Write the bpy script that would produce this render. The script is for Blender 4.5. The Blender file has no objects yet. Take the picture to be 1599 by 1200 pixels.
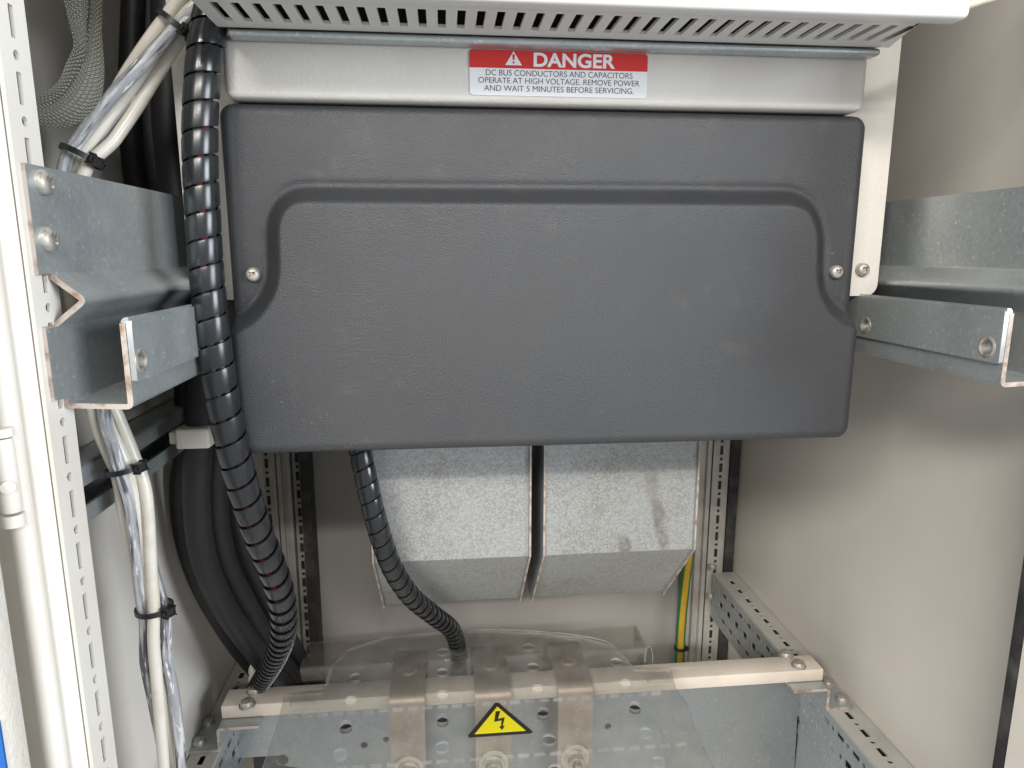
import bpy, bmesh, math, random
import numpy as np
from mathutils import Vector, Matrix

random.seed(7)
rng = np.random.default_rng(7)
S = bpy.context.scene
COL = S.collection
rad = math.radians

# ------------------------------------------------------------------ camera
# metres; x right, y into the cabinet, z up; the lens sits at the origin
LENS_PX, PITCH, YAW = 1071.0, rad(10.8), rad(5.7)
cam = bpy.data.objects.new('camera', bpy.data.cameras.new('camera'))
COL.objects.link(cam)
cam.data.sensor_width = 36.0
cam.data.lens = LENS_PX / 1599.0 * 36.0
cam.data.clip_start = 0.01
cam.data.clip_end = 50
cam.location = (0, 0, 0)
cam.rotation_euler = (rad(90) - PITCH, 0, -YAW)
S.camera = cam

# ------------------------------------------------------------------ light
world = bpy.data.worlds.new('World')
S.world = world
world.use_nodes = True
bg = world.node_tree.nodes['Background']
bg.inputs[0].default_value = (0.93, 0.96, 1.0, 1)
bg.inputs[1].default_value = 0.71

def tube_lamp(name, loc, target, sx, sy, watts, colour):
    d = bpy.data.lights.new(name, 'AREA')
    d.shape = 'RECTANGLE'; d.size = sx; d.size_y = sy
    d.energy = watts; d.color = colour
    o = bpy.data.objects.new(name, d); COL.objects.link(o)
    o.location = loc
    o.rotation_euler = (Vector(target) - Vector(loc)).to_track_quat('-Z', 'Y').to_euler()
    return o
tube_lamp('ceiling_lamp', (0.25, -2.6, 1.42), (0.07, .45, -.1), 1.3, 0.10, 62, (1.0, .965, .91))
tube_lamp('ceiling_lamp', (-1.35, -2.3, 1.40), (0.2, .45, -.2), 1.5, 0.45, 105, (1.0, .95, .87))
tube_lamp('cool_side_light', (3.1, -1.6, 0.40), (-.1, .45, -.25), 1.6, 1.4, 125, (.86, .93, 1.0))  # unseen cool source assumed at the right, set to brighten the left wall

S.view_settings.view_transform = 'Standard'
S.view_settings.look = 'None'
S.view_settings.gamma = 1
S.view_settings.exposure = 0.0
S.render.engine = 'CYCLES'
S.cycles.max_bounces = 10
S.cycles.transparent_max_bounces = 16
S.cycles.caustics_reflective = False
S.cycles.caustics_refractive = False
S.cycles.use_denoising = True

# ------------------------------------------------------------------ survey helper: a sight line of the photo met with a known plane
_cp, _sp, _cy, _sy = math.cos(PITCH), math.sin(PITCH), math.cos(YAW), math.sin(YAW)
_fw = Vector((_sy * _cp, _cy * _cp, -_sp)); _rt = Vector((_cy, -_sy, 0)); _up = _rt.cross(_fw)
def at(u, v, Y=None, X=None, Z=None):
    d = _fw + _rt * ((u - 799.5) / LENS_PX) + _up * ((600 - v) / LENS_PX)
    t = Y / d.y if Y is not None else X / d.x if X is not None else Z / d.z
    return d * t

# ------------------------------------------------------------------ materials
def mat(name, col, rough=.5, metal=0., spec=.5, coat=0., bump=None, var=None, var2=None, fleck=None, rvar=0., scuff=None, stains=(), speck=False, uvn=None, weave=None):
    m = bpy.data.materials.new(name); m.use_nodes = True
    nt = m.node_tree; N = nt.nodes; L = nt.links
    b = N['Principled BSDF']
    b.inputs['Roughness'].default_value = rough
    b.inputs['Metallic'].default_value = metal
    b.inputs['Specular IOR Level'].default_value = spec
    b.inputs['Coat Weight'].default_value = coat
    b.inputs['Coat Roughness'].default_value = .15
    tc = N.new('ShaderNodeTexCoord')
    def noise(scale, detail=4, rough_=.6, stretch=None):
        n = N.new('ShaderNodeTexNoise'); n.inputs['Scale'].default_value = scale
        n.inputs['Detail'].default_value = detail; n.inputs['Roughness'].default_value = rough_
        if stretch:
            mp = N.new('ShaderNodeMapping'); mp.inputs['Scale'].default_value = stretch
            L.new(tc.outputs['Object'], mp.inputs['Vector']); L.new(mp.outputs[0], n.inputs['Vector'])
        else:
            L.new(tc.outputs['Object'], n.inputs['Vector'])
        return n
    def ramp(src, lo, hi):
        r = N.new('ShaderNodeMapRange'); r.inputs[1].default_value = lo; r.inputs[2].default_value = hi
        L.new(src, r.inputs[0]); return r.outputs[0]
    cur = None
    def mix(fac, c2):
        nonlocal cur
        x = N.new('ShaderNodeMix'); x.data_type = 'RGBA'
        L.new(fac, x.inputs[0])
        if cur is None: x.inputs[6].default_value = (*col, 1)
        else: L.new(cur, x.inputs[6])
        x.inputs[7].default_value = (*c2, 1)
        cur = x.outputs[2]
    if var:                       # (scale, lo, hi, colour[, stretch])
        n = noise(var[0], stretch=var[4] if len(var) > 4 else None); mix(ramp(n.outputs[0], var[1], var[2]), var[3])
    if var2:
        n = noise(var2[0], 6, stretch=var2[4] if len(var2) > 4 else None); mix(ramp(n.outputs[0], var2[1], var2[2]), var2[3])
    if fleck:                     # crystal spangle: (scale, amount, colour)
        v = N.new('ShaderNodeTexVoronoi'); v.inputs['Scale'].default_value = fleck[0]
        L.new(tc.outputs['Object'], v.inputs['Vector'])
        sep = N.new('ShaderNodeSeparateColor'); L.new(v.outputs['Color'], sep.inputs[0])
        r = N.new('ShaderNodeMapRange'); r.inputs[3].default_value = 0; r.inputs[4].default_value = fleck[1]
        L.new(sep.outputs[0], r.inputs[0]); mix(r.outputs[0], fleck[2])
    if uvn:                       # streaks along a tube: ((u scale, v scale), lo, hi, colour) list
        for (sc, lo, hi, c2) in uvn:
            n = N.new('ShaderNodeTexNoise'); n.inputs['Scale'].default_value = 1; n.inputs['Detail'].default_value = 4
            mp = N.new('ShaderNodeMapping'); mp.inputs['Scale'].default_value = (sc[0], sc[1], 1)
            L.new(tc.outputs['UV'], mp.inputs['Vector']); L.new(mp.outputs[0], n.inputs['Vector']); mix(ramp(n.outputs[0], lo, hi), c2)
    weave_h = None
    if weave:                     # plaited strands: (strands, colour)
        ws = []
        for sg in (1, -1):
            w = N.new('ShaderNodeTexWave'); w.inputs['Scale'].default_value = weave[0] / 6.28 * 3.14; w.inputs['Distortion'].default_value = 1.2; w.inputs['Detail'].default_value = 2
            mp = N.new('ShaderNodeMapping'); mp.inputs['Rotation'].default_value = (0, 0, sg * rad(52))
            L.new(tc.outputs['UV'], mp.inputs['Vector']); L.new(mp.outputs[0], w.inputs['Vector']); ws.append(w.outputs['Fac'])
        q = N.new('ShaderNodeMath'); q.operation = 'MULTIPLY'; L.new(ws[0], q.inputs[0]); L.new(ws[1], q.inputs[1]); weave_h = q.outputs[0]
        mix(ramp(weave_h, .05, .55), weave[1])
    def gate(a, b):
        q = N.new('ShaderNodeMath'); q.operation = 'MULTIPLY'; L.new(a, q.inputs[0]); L.new(b, q.inputs[1]); return q.outputs[0]
    if scuff:                     # sparse rubbed specks in patches
        a = noise(160, 5); p_ = noise(11, 2)
        mix(gate(ramp(a.outputs[0], .645, .69), ramp(p_.outputs[0], .56, .66)), scuff)
    for (cx, cy, cz, sx, sy, sz, c2) in stains:   # soft blotch broken up by noise
        mp = N.new('ShaderNodeMapping'); mp.vector_type = 'TEXTURE'
        mp.inputs['Location'].default_value = (cx, cy, cz); mp.inputs['Scale'].default_value = (sx, sy, sz); mp.inputs['Rotation'].default_value = (0, rad(-12), 0)
        g = N.new('ShaderNodeTexGradient'); g.gradient_type = 'SPHERICAL'
        L.new(tc.outputs['Object'], mp.inputs['Vector']); L.new(mp.outputs[0], g.inputs[0])
        a = noise(420 if speck else 60, 5, .7)
        mix(gate(ramp(g.outputs['Fac'], .05, .5), ramp(a.outputs[0], .60 if speck else .30, .68 if speck else .70)), c2)
    if cur is None: b.inputs['Base Color'].default_value = (*col, 1)
    else: L.new(cur, b.inputs['Base Color'])
    if rvar:
        n = noise(18, 5); r = N.new('ShaderNodeMapRange')
        r.inputs[1].default_value = .3; r.inputs[2].default_value = .7
        r.inputs[3].default_value = max(.03, rough - rvar); r.inputs[4].default_value = min(1, rough + rvar)
        L.new(n.outputs[0], r.inputs[0]); L.new(r.outputs[0], b.inputs['Roughness'])
    if bump:                      # (scale, strength, distance)
        n = noise(bump[0], 3)
        k = N.new('ShaderNodeBump'); k.inputs['Strength'].default_value = bump[1]; k.inputs['Distance'].default_value = bump[2]
        L.new(weave_h or n.outputs[0], k.inputs['Height']); L.new(k.outputs[0], b.inputs['Normal'])
    return m

M = {}
M['cream'] = mat('cream_paint', (.74, .71, .65), .38, bump=(260, .10, .0006), var=(9, .45, .75, (.66, .60, .52)), var2=(38, .70, .76, (.40, .25, .17)))
M['wall'] = mat('wall_paint', (.74, .70, .64), .42, bump=(420, .06, .0005), var=(5, .35, .7, (.67, .63, .57)), var2=(60, .745, .775, (.2, .18, .16)), rvar=.10)
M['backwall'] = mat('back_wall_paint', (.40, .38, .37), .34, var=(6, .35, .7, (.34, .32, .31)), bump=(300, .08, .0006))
M['grey'] = mat('light_grey_paint', (.69, .66, .61), .55, bump=(420, .35, .0008), var=(14, .4, .7, (.62, .585, .53)))
M['white'] = mat('white_housing', (.72, .70, .67), .38, bump=(500, .08, .0004), var=(8, .45, .7, (.72, .70, .66)))
M['black'] = mat('black_moulded_plastic', (.030, .032, .0365), .40, spec=.5, bump=(1250, .60, .0008), var=(4, .35, .7, (.038, .0385, .040)), var2=(60, .60, .90, (.062, .060, .056)), rvar=.10,
                 stains=[(x, 0, z, sx, .2, sz, (.15, .148, .14)) for x, z, sx, sz in ((-.150, -.079, .030, .010), (-.165, -.060, .014, .018), (-.176, .024, .010, .008), (.165, -.095, .030, .0035), (-.13, -.097, .03, .003), (.175, .020, .006, .006))], speck=True)
M['chassis'] = mat('dark_chassis', (.035, .036, .04), .6)
M['zinc'] = mat('galvanised_steel', (.47, .50, .50), .38, metal=.60, var=(16, .38, .66, (.37, .405, .41)), var2=(330, .60, .70, (.68, .70, .70)), fleck=(420, .30, (.60, .63, .63)), rvar=.14, bump=(90, .05, .001))
M['duct'] = mat('spangled_zinc', (.29, .295, .29), .48, metal=.40, var=(18, .45, .72, (.22, .21, .19)), fleck=(820, .62, (.48, .495, .49)), bump=(700, .12, .0004))
M['duct_stained'] = mat('stained_spangled_zinc', (.29, .295, .29), .48, metal=.40, var=(18, .45, .72, (.22, .21, .19)), fleck=(820, .62, (.48, .495, .49)), bump=(700, .12, .0004),
                        stains=((.0345, 0, -.070, .0075, .05, .034, (.13, .11, .095)), (.0045, 0, -.086, .007, .05, .012, (.15, .12, .10)), (.034, 0, .012, .008, .05, .012, (.17, .17, .17)), (.026, 0, -.036, .008, .05, .03, (.24, .22, .20))))
M['platezinc'] = mat('smooth_galvanised_plate', (.37, .395, .40), .32, metal=.80, var=(12, .38, .66, (.34, .365, .37)), var2=(330, .64, .70, (.60, .61, .60)), fleck=(300, .22, (.50, .52, .52)), rvar=.12)
M['post_shaded'] = mat('shaded_post_paint', (.47, .455, .43), .5, var=(30, .42, .68, (.36, .335, .30)), bump=(260, .1, .0006))  # post paint darkened: the shade of the rear corners is in the colour
M['rust'] = mat('cut_edge', (.44, .39, .345), .6, metal=.1, var=(130, .47, .64, (.26, .165, .12)))
M['steel'] = mat('bolt_steel', (.50, .48, .44), .46, metal=.6, var=(300, .45, .65, (.30, .26, .21)), bump=(500, .2, .0006))
M['wrap'] = mat('black_wrap', (.012, .0135, .016), .25, spec=.55, var=(50, .55, .8, (.022, .023, .024)), rvar=.09)
M['blackwire'] = mat('black_wire', (.015, .015, .016), .45)
M['redwire'] = mat('red_wire', (.17, .02, .018), .5)
M['cable_black'] = mat('black_cable', (.014, .0135, .0155), .5, spec=.35, var=(40, .5, .8, (.024, .023, .022)))
M['cable_cream'] = mat('cream_cable', (.70, .66, .58), .34, coat=.2, var=(60, .5, .75, (.60, .53, .43)), var2=(220, .72, .76, (.2, .17, .14)))
M['cable_silver'] = mat('silver_screen_cable', (.30, .305, .32), .50, spec=.35, bump=(300, .5, .0012), uvn=[((5, .55), .45, .55, (.52, .52, .52)), ((4, .40), .54, .60, (.10, .10, .115)), ((9, 1.6), .60, .66, (.78, .78, .77))])
M['tie'] = mat('black_nylon', (.012, .012, .013), .4)
M['braid'] = mat('tinned_braid', (.16, .165, .135), .5, metal=.3, bump=(700, 1.0, .0020), weave=(5, (.58, .57, .47)), var2=(45, .55, .75, (.17, .17, .13)))
M['clamp'] = mat('cream_nylon', (.60, .57, .50), .45)
M['bar'] = mat('insulating_laminate', (.70, .63, .55), .48, var=(12, .4, .7, (.60, .52, .44)), var2=(80, .6, .7, (.74, .69, .62), (.15, 1, 1)))
M['busbar'] = mat('tinned_copper', (.50, .42, .35), .46, metal=.55, var=(26, .35, .65, (.36, .29, .23)), var2=(200, .6, .7, (.60, .53, .46)))
M['brass'] = mat('washer_zinc', (.62, .57, .44), .35, metal=.75)
M['red'] = mat('label_red', (.62, .035, .03), .35)
M['label'] = mat('label_white', (.82, .82, .83), .32)
M['ink'] = mat('label_ink', (.05, .05, .06), .5)
M['yellow'] = mat('sticker_yellow', (.86, .74, .02), .38)
M['yblack'] = mat('sticker_black', (.03, .03, .025), .45)
M['earth_y'] = mat('earth_yellow', (.52, .32, .025), .5, var=(60, .4, .7, (.40, .25, .03)))
M['earth_g'] = mat('earth_green', (.02, .17, .05), .4)
M['rubber'] = mat('black_rubber', (.022, .022, .024), .65, var=(40, .45, .7, (.085, .08, .07)))
M['blue'] = mat('blue_paint', (.01, .10, .36), .4)
M['door'] = mat('textured_door_paint', (.70, .67, .60), .45, bump=(300, .55, .0012))

def clear_mat(name, tint, haze, hz_col):
    m = bpy.data.materials.new(name); m.use_nodes = True
    nt = m.node_tree; N = nt.nodes; L = nt.links
    N.remove(N['Principled BSDF']); out = N['Material Output']
    tr = N.new('ShaderNodeBsdfTransparent'); tr.inputs[0].default_value = (*tint, 1)
    gl = N.new('ShaderNodeBsdfGlossy'); gl.inputs['Roughness'].default_value = .06
    df = N.new('ShaderNodeBsdfDiffuse'); df.inputs[0].default_value = (*hz_col, 1)
    lw = N.new('ShaderNodeLayerWeight'); lw.inputs[0].default_value = .5
    pw = N.new('ShaderNodeMath'); pw.operation = 'POWER'; pw.inputs[1].default_value = 4; L.new(lw.outputs['Facing'], pw.inputs[0])
    fr = N.new('ShaderNodeMath'); fr.operation = 'MULTIPLY_ADD'; fr.inputs[1].default_value = .65; fr.inputs[2].default_value = .06; L.new(pw.outputs[0], fr.inputs[0])
    tc = N.new('ShaderNodeTexCoord'); n = N.new('ShaderNodeTexNoise'); n.inputs['Scale'].default_value = 55; n.inputs['Detail'].default_value = 7
    L.new(tc.outputs['Object'], n.inputs['Vector'])
    r = N.new('ShaderNodeMapRange'); r.inputs[1].default_value = .35; r.inputs[2].default_value = .75
    r.inputs[3].default_value = haze * .6; r.inputs[4].default_value = haze * 1.7
    L.new(n.outputs[0], r.inputs[0])
    m1 = N.new('ShaderNodeMixShader'); L.new(r.outputs[0], m1.inputs[0]); L.new(tr.outputs[0], m1.inputs[1]); L.new(df.outputs[0], m1.inputs[2])
    m2 = N.new('ShaderNodeMixShader'); L.new(fr.outputs[0], m2.inputs[0]); L.new(m1.outputs[0], m2.inputs[1]); L.new(gl.outputs[0], m2.inputs[2])
    L.new(m2.outputs[0], out.inputs[0])
    return m
M['clear'] = clear_mat('clear_polycarbonate', (.93, .93, .92), .105, (.66, .65, .62))
M['clear_shaded'] = clear_mat('shaded_polycarbonate', (.90, .89, .87), .10, (.55, .52, .48))  # brownish tint puts the tray's shadow into the clear sheet
M['clearedge'] = clear_mat('polycarbonate_cut_edge', (.80, .80, .78), .17, (.80, .80, .77))

# ------------------------------------------------------------------ object helpers
def thing(name, label, cat, base=(0, 0, 0), group=None):
    o = bpy.data.objects.new(name, None); COL.objects.link(o)
    o.empty_display_size = .02
    o.location = base
    o['label'] = label; o['category'] = cat
    if group: o['group'] = group
    return o

def wloc(o):
    v = Vector((0, 0, 0))
    while o: v = v + o.location; o = o.parent
    return v

def obj(name, me, mats, parent=None, label=None, cat=None, group=None, kind=None, smooth=35):
    """link a mesh whose vertices are in world metres; its origin moves to its middle"""
    if not isinstance(mats, (list, tuple)): mats = [mats]
    for k in mats:
        me.materials.append(M[k])
    n = len(me.vertices)
    co = np.empty(n * 3); me.vertices.foreach_get('co', co); co = co.reshape(-1, 3)
    c = (co.min(0) + co.max(0)) / 2
    me.vertices.foreach_set('co', (co - c).ravel()); me.update()
    me.shade_smooth()
    me.set_sharp_from_angle(angle=rad(smooth))
    me.name = name
    o = bpy.data.objects.new(name, me); COL.objects.link(o)
    c = Vector(c)
    if parent:
        o.parent = parent; o.location = c - wloc(parent)
    else: o.location = c
    if label: o['label'] = label
    if cat: o['category'] = cat
    if group: o['group'] = group
    if kind: o['kind'] = kind
    return o

def from_bm(bm, recalc=True):
    if recalc: bmesh.ops.recalc_face_normals(bm, faces=bm.faces)
    me = bpy.data.meshes.new('m'); bm.to_mesh(me); bm.free(); return me

def box(x0, x1, y0, y1, z0, z1, bev=0., seg=2):
    bm = bmesh.new()
    bmesh.ops.create_cube(bm, size=1)
    for v in bm.verts:
        v.co = Vector((x0 + (v.co.x + .5) * (x1 - x0), y0 + (v.co.y + .5) * (y1 - y0), z0 + (v.co.z + .5) * (z1 - z0)))
    if bev: bmesh.ops.bevel(bm, geom=bm.edges[:], offset=bev, segments=seg, affect='EDGES', profile=.5)
    return from_bm(bm)

def rrect(a0, a1, b0, b1, r=0., n=5, corners=(1, 1, 1, 1)):
    """rounded rectangle outline; corners: lower-left, lower-right, upper-right, upper-left"""
    pts = []
    for i, (ca, cb, s) in enumerate(((a0, b0, 180), (a1, b0, 270), (a1, b1, 0), (a0, b1, 90))):
        if r and corners[i]:
            oa = ca + r if ca == a0 else ca - r; ob = cb + r if cb == b0 else cb - r
            for k in range(n + 1):
                t = rad(s + 90 * k / n); pts.append((oa + r * math.cos(t), ob + r * math.sin(t)))
        else: pts.append((ca, cb))
    return pts

def circ(a, b, r, n=14, rb=None):
    rb = rb or r
    return [(a + r * math.cos(2 * math.pi * k / n), b + rb * math.sin(2 * math.pi * k / n)) for k in range(n)]

def plate(outline, holes, thick, mp, bev=0.):
    """sheet with real holes; mp(a, b, c) maps sheet coordinates (c through the thickness) to world"""
    cu = bpy.data.curves.new('c', 'CURVE'); cu.dimensions = '2D'; cu.fill_mode = 'BOTH'
    cu.extrude = max(1e-5, thick / 2 - bev)
    if bev: cu.bevel_depth = bev; cu.bevel_resolution = 1; cu.offset = -bev
    for pl in [outline] + list(holes):
        sp = cu.splines.new('POLY'); sp.points.add(len(pl) - 1)
        for p, q in zip(sp.points, pl): p.co = (q[0], q[1], 0, 1)
        sp.use_cyclic_u = True
    o = bpy.data.objects.new('c', cu)
    me = bpy.data.meshes.new_from_object(o)
    bpy.data.objects.remove(o); bpy.data.curves.remove(cu)
    me.materials.clear()
    bm = bmesh.new(); bm.from_mesh(me); bpy.data.meshes.remove(me)
    bmesh.ops.remove_doubles(bm, verts=bm.verts, dist=1e-6)
    for f in bm.faces:
        f.material_index = 1 if abs(f.normal.z) < .3 else 0
    for v in bm.verts: v.co = Vector(mp(*v.co))
    return from_bm(bm)

def fillet(pts, r, n=4):
    out = [Vector(pts[0])]
    for i in range(1, len(pts) - 1):
        p, a, b = Vector(pts[i]), Vector(pts[i - 1]), Vector(pts[i + 1])
        da, db = (a - p), (b - p)
        k = min(r, da.length * .45, db.length * .45)
        s, e = p + da.normalized() * k, p + db.normalized() * k
        for j in range(n + 1):
            t = j / n; out.append(s * (1 - t) ** 2 + p * 2 * t * (1 - t) + e * t * t)
    out.append(Vector(pts[-1]))
    return out

def fold(pts, thick, l0, l1, mp, r=.003, front=None):
    """folded sheet: profile pts (a, b) swept along c from l0 to l1; mp(a, b, c); cut ends take material 1.
    front(a, b) may move the near cut back"""
    P = fillet(pts, r); n = len(P)
    L, R = [], []
    for i, p in enumerate(P):
        d = (P[min(i + 1, n - 1)] - P[max(i - 1, 0)]).normalized()
        nn = Vector((-d.y, d.x)) * (thick / 2)
        L.append(p + nn); R.append(p - nn)
    ring = L + R[::-1]
    bm = bmesh.new()
    def start(q): return front(q.x, q.y) if front else l0
    src = P + P[::-1]
    A = [bm.verts.new(mp(q.x, q.y, start(c))) for q, c in zip(ring, src)]
    B = [bm.verts.new(mp(q.x, q.y, l1)) for q in ring]
    m = len(ring)
    for i in range(m):
        f = bm.faces.new((A[i], A[(i + 1) % m], B[(i + 1) % m], B[i]))
        f.material_index = 1 if i in (n - 1, m - 1) else 0
    for V in (A, B):
        for i in range(n - 1):
            f = bm.faces.new((V[i], V[i + 1], V[m - 2 - i], V[m - 1 - i])); f.material_index = 1
    return from_bm(bm)

def prism(poly, l0, l1, mp):
    bm = bmesh.new()
    A = [bm.verts.new(mp(a, b, l0)) for a, b in poly]; B = [bm.verts.new(mp(a, b, l1)) for a, b in poly]
    n = len(poly)
    for i in range(n): bm.faces.new((A[i], A[(i + 1) % n], B[(i + 1) % n], B[i]))
    bm.faces.new(A); bm.faces.new(B)
    return from_bm(bm)

def spline(pts, n=12):
    P = [Vector(p) for p in pts]; P = [2 * P[0] - P[1]] + P + [2 * P[-1] - P[-2]]
    out = []
    for i in range(1, len(P) - 2):
        a, b, c, d = P[i - 1], P[i], P[i + 1], P[i + 2]
        for k in range(n):
            t = k / n
            out.append(.5 * ((2 * b) + (c - a) * t + (2 * a - 5 * b + 4 * c - d) * t * t + (3 * b - a - 3 * c + d) * t ** 3))
    out.append(P[-2]); return out

def frames(path):
    n = len(path); T = [(path[min(i + 1, n - 1)] - path[max(i - 1, 0)]).normalized() for i in range(n)]
    u = Vector((0, -1, 0)); u = (u - T[0] * u.dot(T[0])).normalized()
    U = []
    for t in T:
        u = (u - t * u.dot(t)).normalized(); U.append(u)
    return T, U, [t.cross(u) for t, u in zip(T, U)]

def tube(path, r, n=12, rf=None, matf=None):
    T, U, V = frames(path)
    bm = bmesh.new(); rings = []
    for i, p in enumerate(path):
        ring = []
        for k in range(n):
            a = 2 * math.pi * k / n
            q = (rf(i / len(path), a) if rf else 1) * r
            ring.append(bm.verts.new(p + U[i] * math.cos(a) * q + V[i] * math.sin(a) * q))
        rings.append(ring)
    for i in range(len(rings) - 1):
        for k in range(n):
            f = bm.faces.new((rings[i][k], rings[i][(k + 1) % n], rings[i + 1][(k + 1) % n], rings[i + 1][k]))
            if matf: f.material_index = matf(k)
    uv = bm.loops.layers.uv.new('uv')
    Ls = [0.]
    for a, b in zip(path, path[1:]): Ls.append(Ls[-1] + (b - a).length / (2 * math.pi * r))
    bm.verts.index_update()
    for f in bm.faces:
        ks = [l.vert.index % n for l in f.loops]
        for l in f.loops:
            k = l.vert.index % n
            if max(ks) - min(ks) > 1 and k == 0: k = n
            l[uv].uv = (k / n, Ls[l.vert.index // n])
    bm.faces.new(rings[0]); bm.faces.new(rings[-1][::-1])
    return from_bm(bm)

def ribbon(path, widths, t):
    """flat band: a width vector for each path point"""
    bm = bmesh.new(); rings = []
    n = len(path)
    for i, p in enumerate(path):
        w = widths[i]; d = (path[min(i + 1, n - 1)] - path[max(i - 1, 0)]).normalized()
        nn = d.cross(w).normalized() * t
        c = []
        m = 10
        for k in range(m):
            a = 2 * math.pi * k / m
            c.append(bm.verts.new(p + w * .5 * math.copysign(abs(math.cos(a)) ** .6, math.cos(a)) + nn * .5 * math.sin(a)))
        rings.append(c)
    for i in range(n - 1):
        for k in range(10):
            bm.faces.new((rings[i][k], rings[i][(k + 1) % 10], rings[i + 1][(k + 1) % 10], rings[i + 1][k]))
    uv = bm.loops.layers.uv.new('uv'); bm.verts.index_update(); Ls = [0.]
    for a, b in zip(path, path[1:]): Ls.append(Ls[-1] + (b - a).length / .014)
    for f in bm.faces:
        for l in f.loops: l[uv].uv = (.5 + .5 * math.cos(2 * math.pi * (l.vert.index % 10) / 10), Ls[l.vert.index // 10])
    bm.faces.new(rings[0]); bm.faces.new(rings[-1])
    return from_bm(bm)

def lathe(c, axis, prof, n=20, star=None):
    """prof: (radius, height) list; star: indices whose ring is a four-lobed socket"""
    z = Vector(axis).normalized(); x = z.orthogonal().normalized(); y = z.cross(x); c = Vector(c)
    bm = bmesh.new(); rings = []
    for j, (r, h) in enumerate(prof):
        if r == 0: rings.append([bm.verts.new(c + z * h)]); continue
        ring = []
        for k in range(n):
            a = 2 * math.pi * k / n
            rr = r * (1 + .38 * math.cos(4 * a)) if star and j in star else r
            ring.append(bm.verts.new(c + x * rr * math.cos(a) + y * rr * math.sin(a) + z * h))
        rings.append(ring)
    for a, b in zip(rings, rings[1:]):
        if len(a) == 1:
            for k in range(n): bm.faces.new((a[0], b[(k + 1) % n], b[k]))
        elif len(b) == 1:
            for k in range(n): bm.faces.new((a[k], a[(k + 1) % n], b[0]))
        else:
            for k in range(n): bm.faces.new((a[k], a[(k + 1) % n], b[(k + 1) % n], b[k]))
    return from_bm(bm)

def pan_head(c, axis, r, h):
    return lathe(c, axis, [(r, -.0015), (r, .25 * h), (.93 * r, .62 * h), (.72 * r, .92 * h), (.50 * r, h), (.44 * r, h), (.36 * r, .55 * h), (0, .45 * h)], 24, star=(5, 6))
def bolt_dome(c, axis, r, h):
    return lathe(c, axis, [(1.22 * r, -.0012), (1.22 * r, .12 * h), (1.0 * r, .13 * h), (.98 * r, .5 * h), (.85 * r, .85 * h), (.5 * r, h), (0, h * 1.02)], 20)

def join(*ms):
    bm = bmesh.new()
    for m in ms: bm.from_mesh(m); bpy.data.meshes.remove(m)
    return from_bm(bm, recalc=False)

ID = lambda a, b, c: (a, b, c)
FRONT = lambda Y: (lambda a, b, c: (a, Y + c, b))           # sheet facing the viewer: a = x, b = z
SIDE = lambda X: (lambda a, b, c: (X + c, a, b))            # sheet facing sideways: a = y, b = z
FLAT = lambda Z: (lambda a, b, c: (a, b, Z + c))            # lying sheet: a = x, b = y

# ================================================================== the cabinet shell
XL, XR, YB, ZT, ZB = -.234, .401, .905, .46, -.86
for nm, me, m in (('wall_left', box(XL - .003, XL, .322, YB, ZB, ZT), 'wall'),
                  ('wall_right', box(XR, XR + .003, .30, YB, ZB, ZT), 'wall'),
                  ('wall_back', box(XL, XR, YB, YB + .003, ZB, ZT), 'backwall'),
                  ('ceiling', box(XL, XR, .30, YB, ZT, ZT + .003), 'wall'),
                  ('floor', box(XL, XR, .30, YB, ZB - .003, ZB), 'wall')):
    o = obj(nm, me, m, kind='structure')

def slot_holes(along0, along1, pitch, across, slot_len, slot_w, dot_r, first=0., flip=False):
    """alternating slots and round dots along a strip: returns outlines as (along, across)"""
    hs = []; k = along0 + first
    while k < along1 - slot_len:
        hs.append(rrect(k, k + slot_len, across - slot_w / 2, across + slot_w / 2, slot_w * .12, 2))
        d = k + slot_len + (pitch - slot_len) / 2
        if d < along1 - dot_r * 2: hs.append(circ(d, across, dot_r, 10))
        k += pitch
    return hs
swap = lambda hs: [[(b, a) for a, b in h] for h in hs]

# front left post: ridged hollow section, its slotted face turned to the inside
t = thing('cabinet_post', 'cream slotted upright at the left front edge of the cabinet', 'post', (-.18, .31, ZB))
prof = [(-.1695, .3005), (-.1735, .2990), (-.1742, .2968), (-.1795, .2962), (-.1802, .2990), (-.1850, .3000), (-.1890, .3030), (-.1960, .3050), (-.2160, .3060), (-.2160, .3200), (-.1695, .3200), (-.1695, .3178), (-.1790, .3178), (-.1790, .3034), (-.1695, .3034)]
obj('body', prism(prof, -.60, ZT, ID), 'cream', t)
hs = slot_holes(-.60, .45, .025, .3105, .0125, .0036, .0021, .0085)
obj('slotted_face', plate(rrect(.3000, .3205, -.60, ZT), swap(hs), .0016, SIDE(-.1678)), ['cream', 'cream'], t)
h = obj('hinge', join(lathe((-.1775, .2855, -.1040), (0, 0, 1), [(0, 0), (.0036, 0), (.0040, .0015), (.0040, .0295), (.0036, .031), (0, .031)], 18),
                      lathe((-.1775, .2855, -.1100), (0, 0, 1), [(0, 0), (.0044, 0), (.0044, .005), (0, .005)], 18),
                      lathe((-.1775, .2855, -.0722), (0, 0, 1), [(0, 0), (.0046, 0), (.0046, .0035), (0, .0035)], 18)), 'cream', t)
obj('hinge_pin', lathe((-.1757, .2822, -.0925), (.5, -.85, 0), [(0, 0), (.0030, 0), (.0027, .0012), (.0012, .0018), (0, .0019)], 14), 'cream', t)
obj('hinge_tube', tube([Vector((-.1780, .2920, z)) for z in (-.60, -.3, 0, .45)], .0045, 14), 'cream', t)

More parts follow.
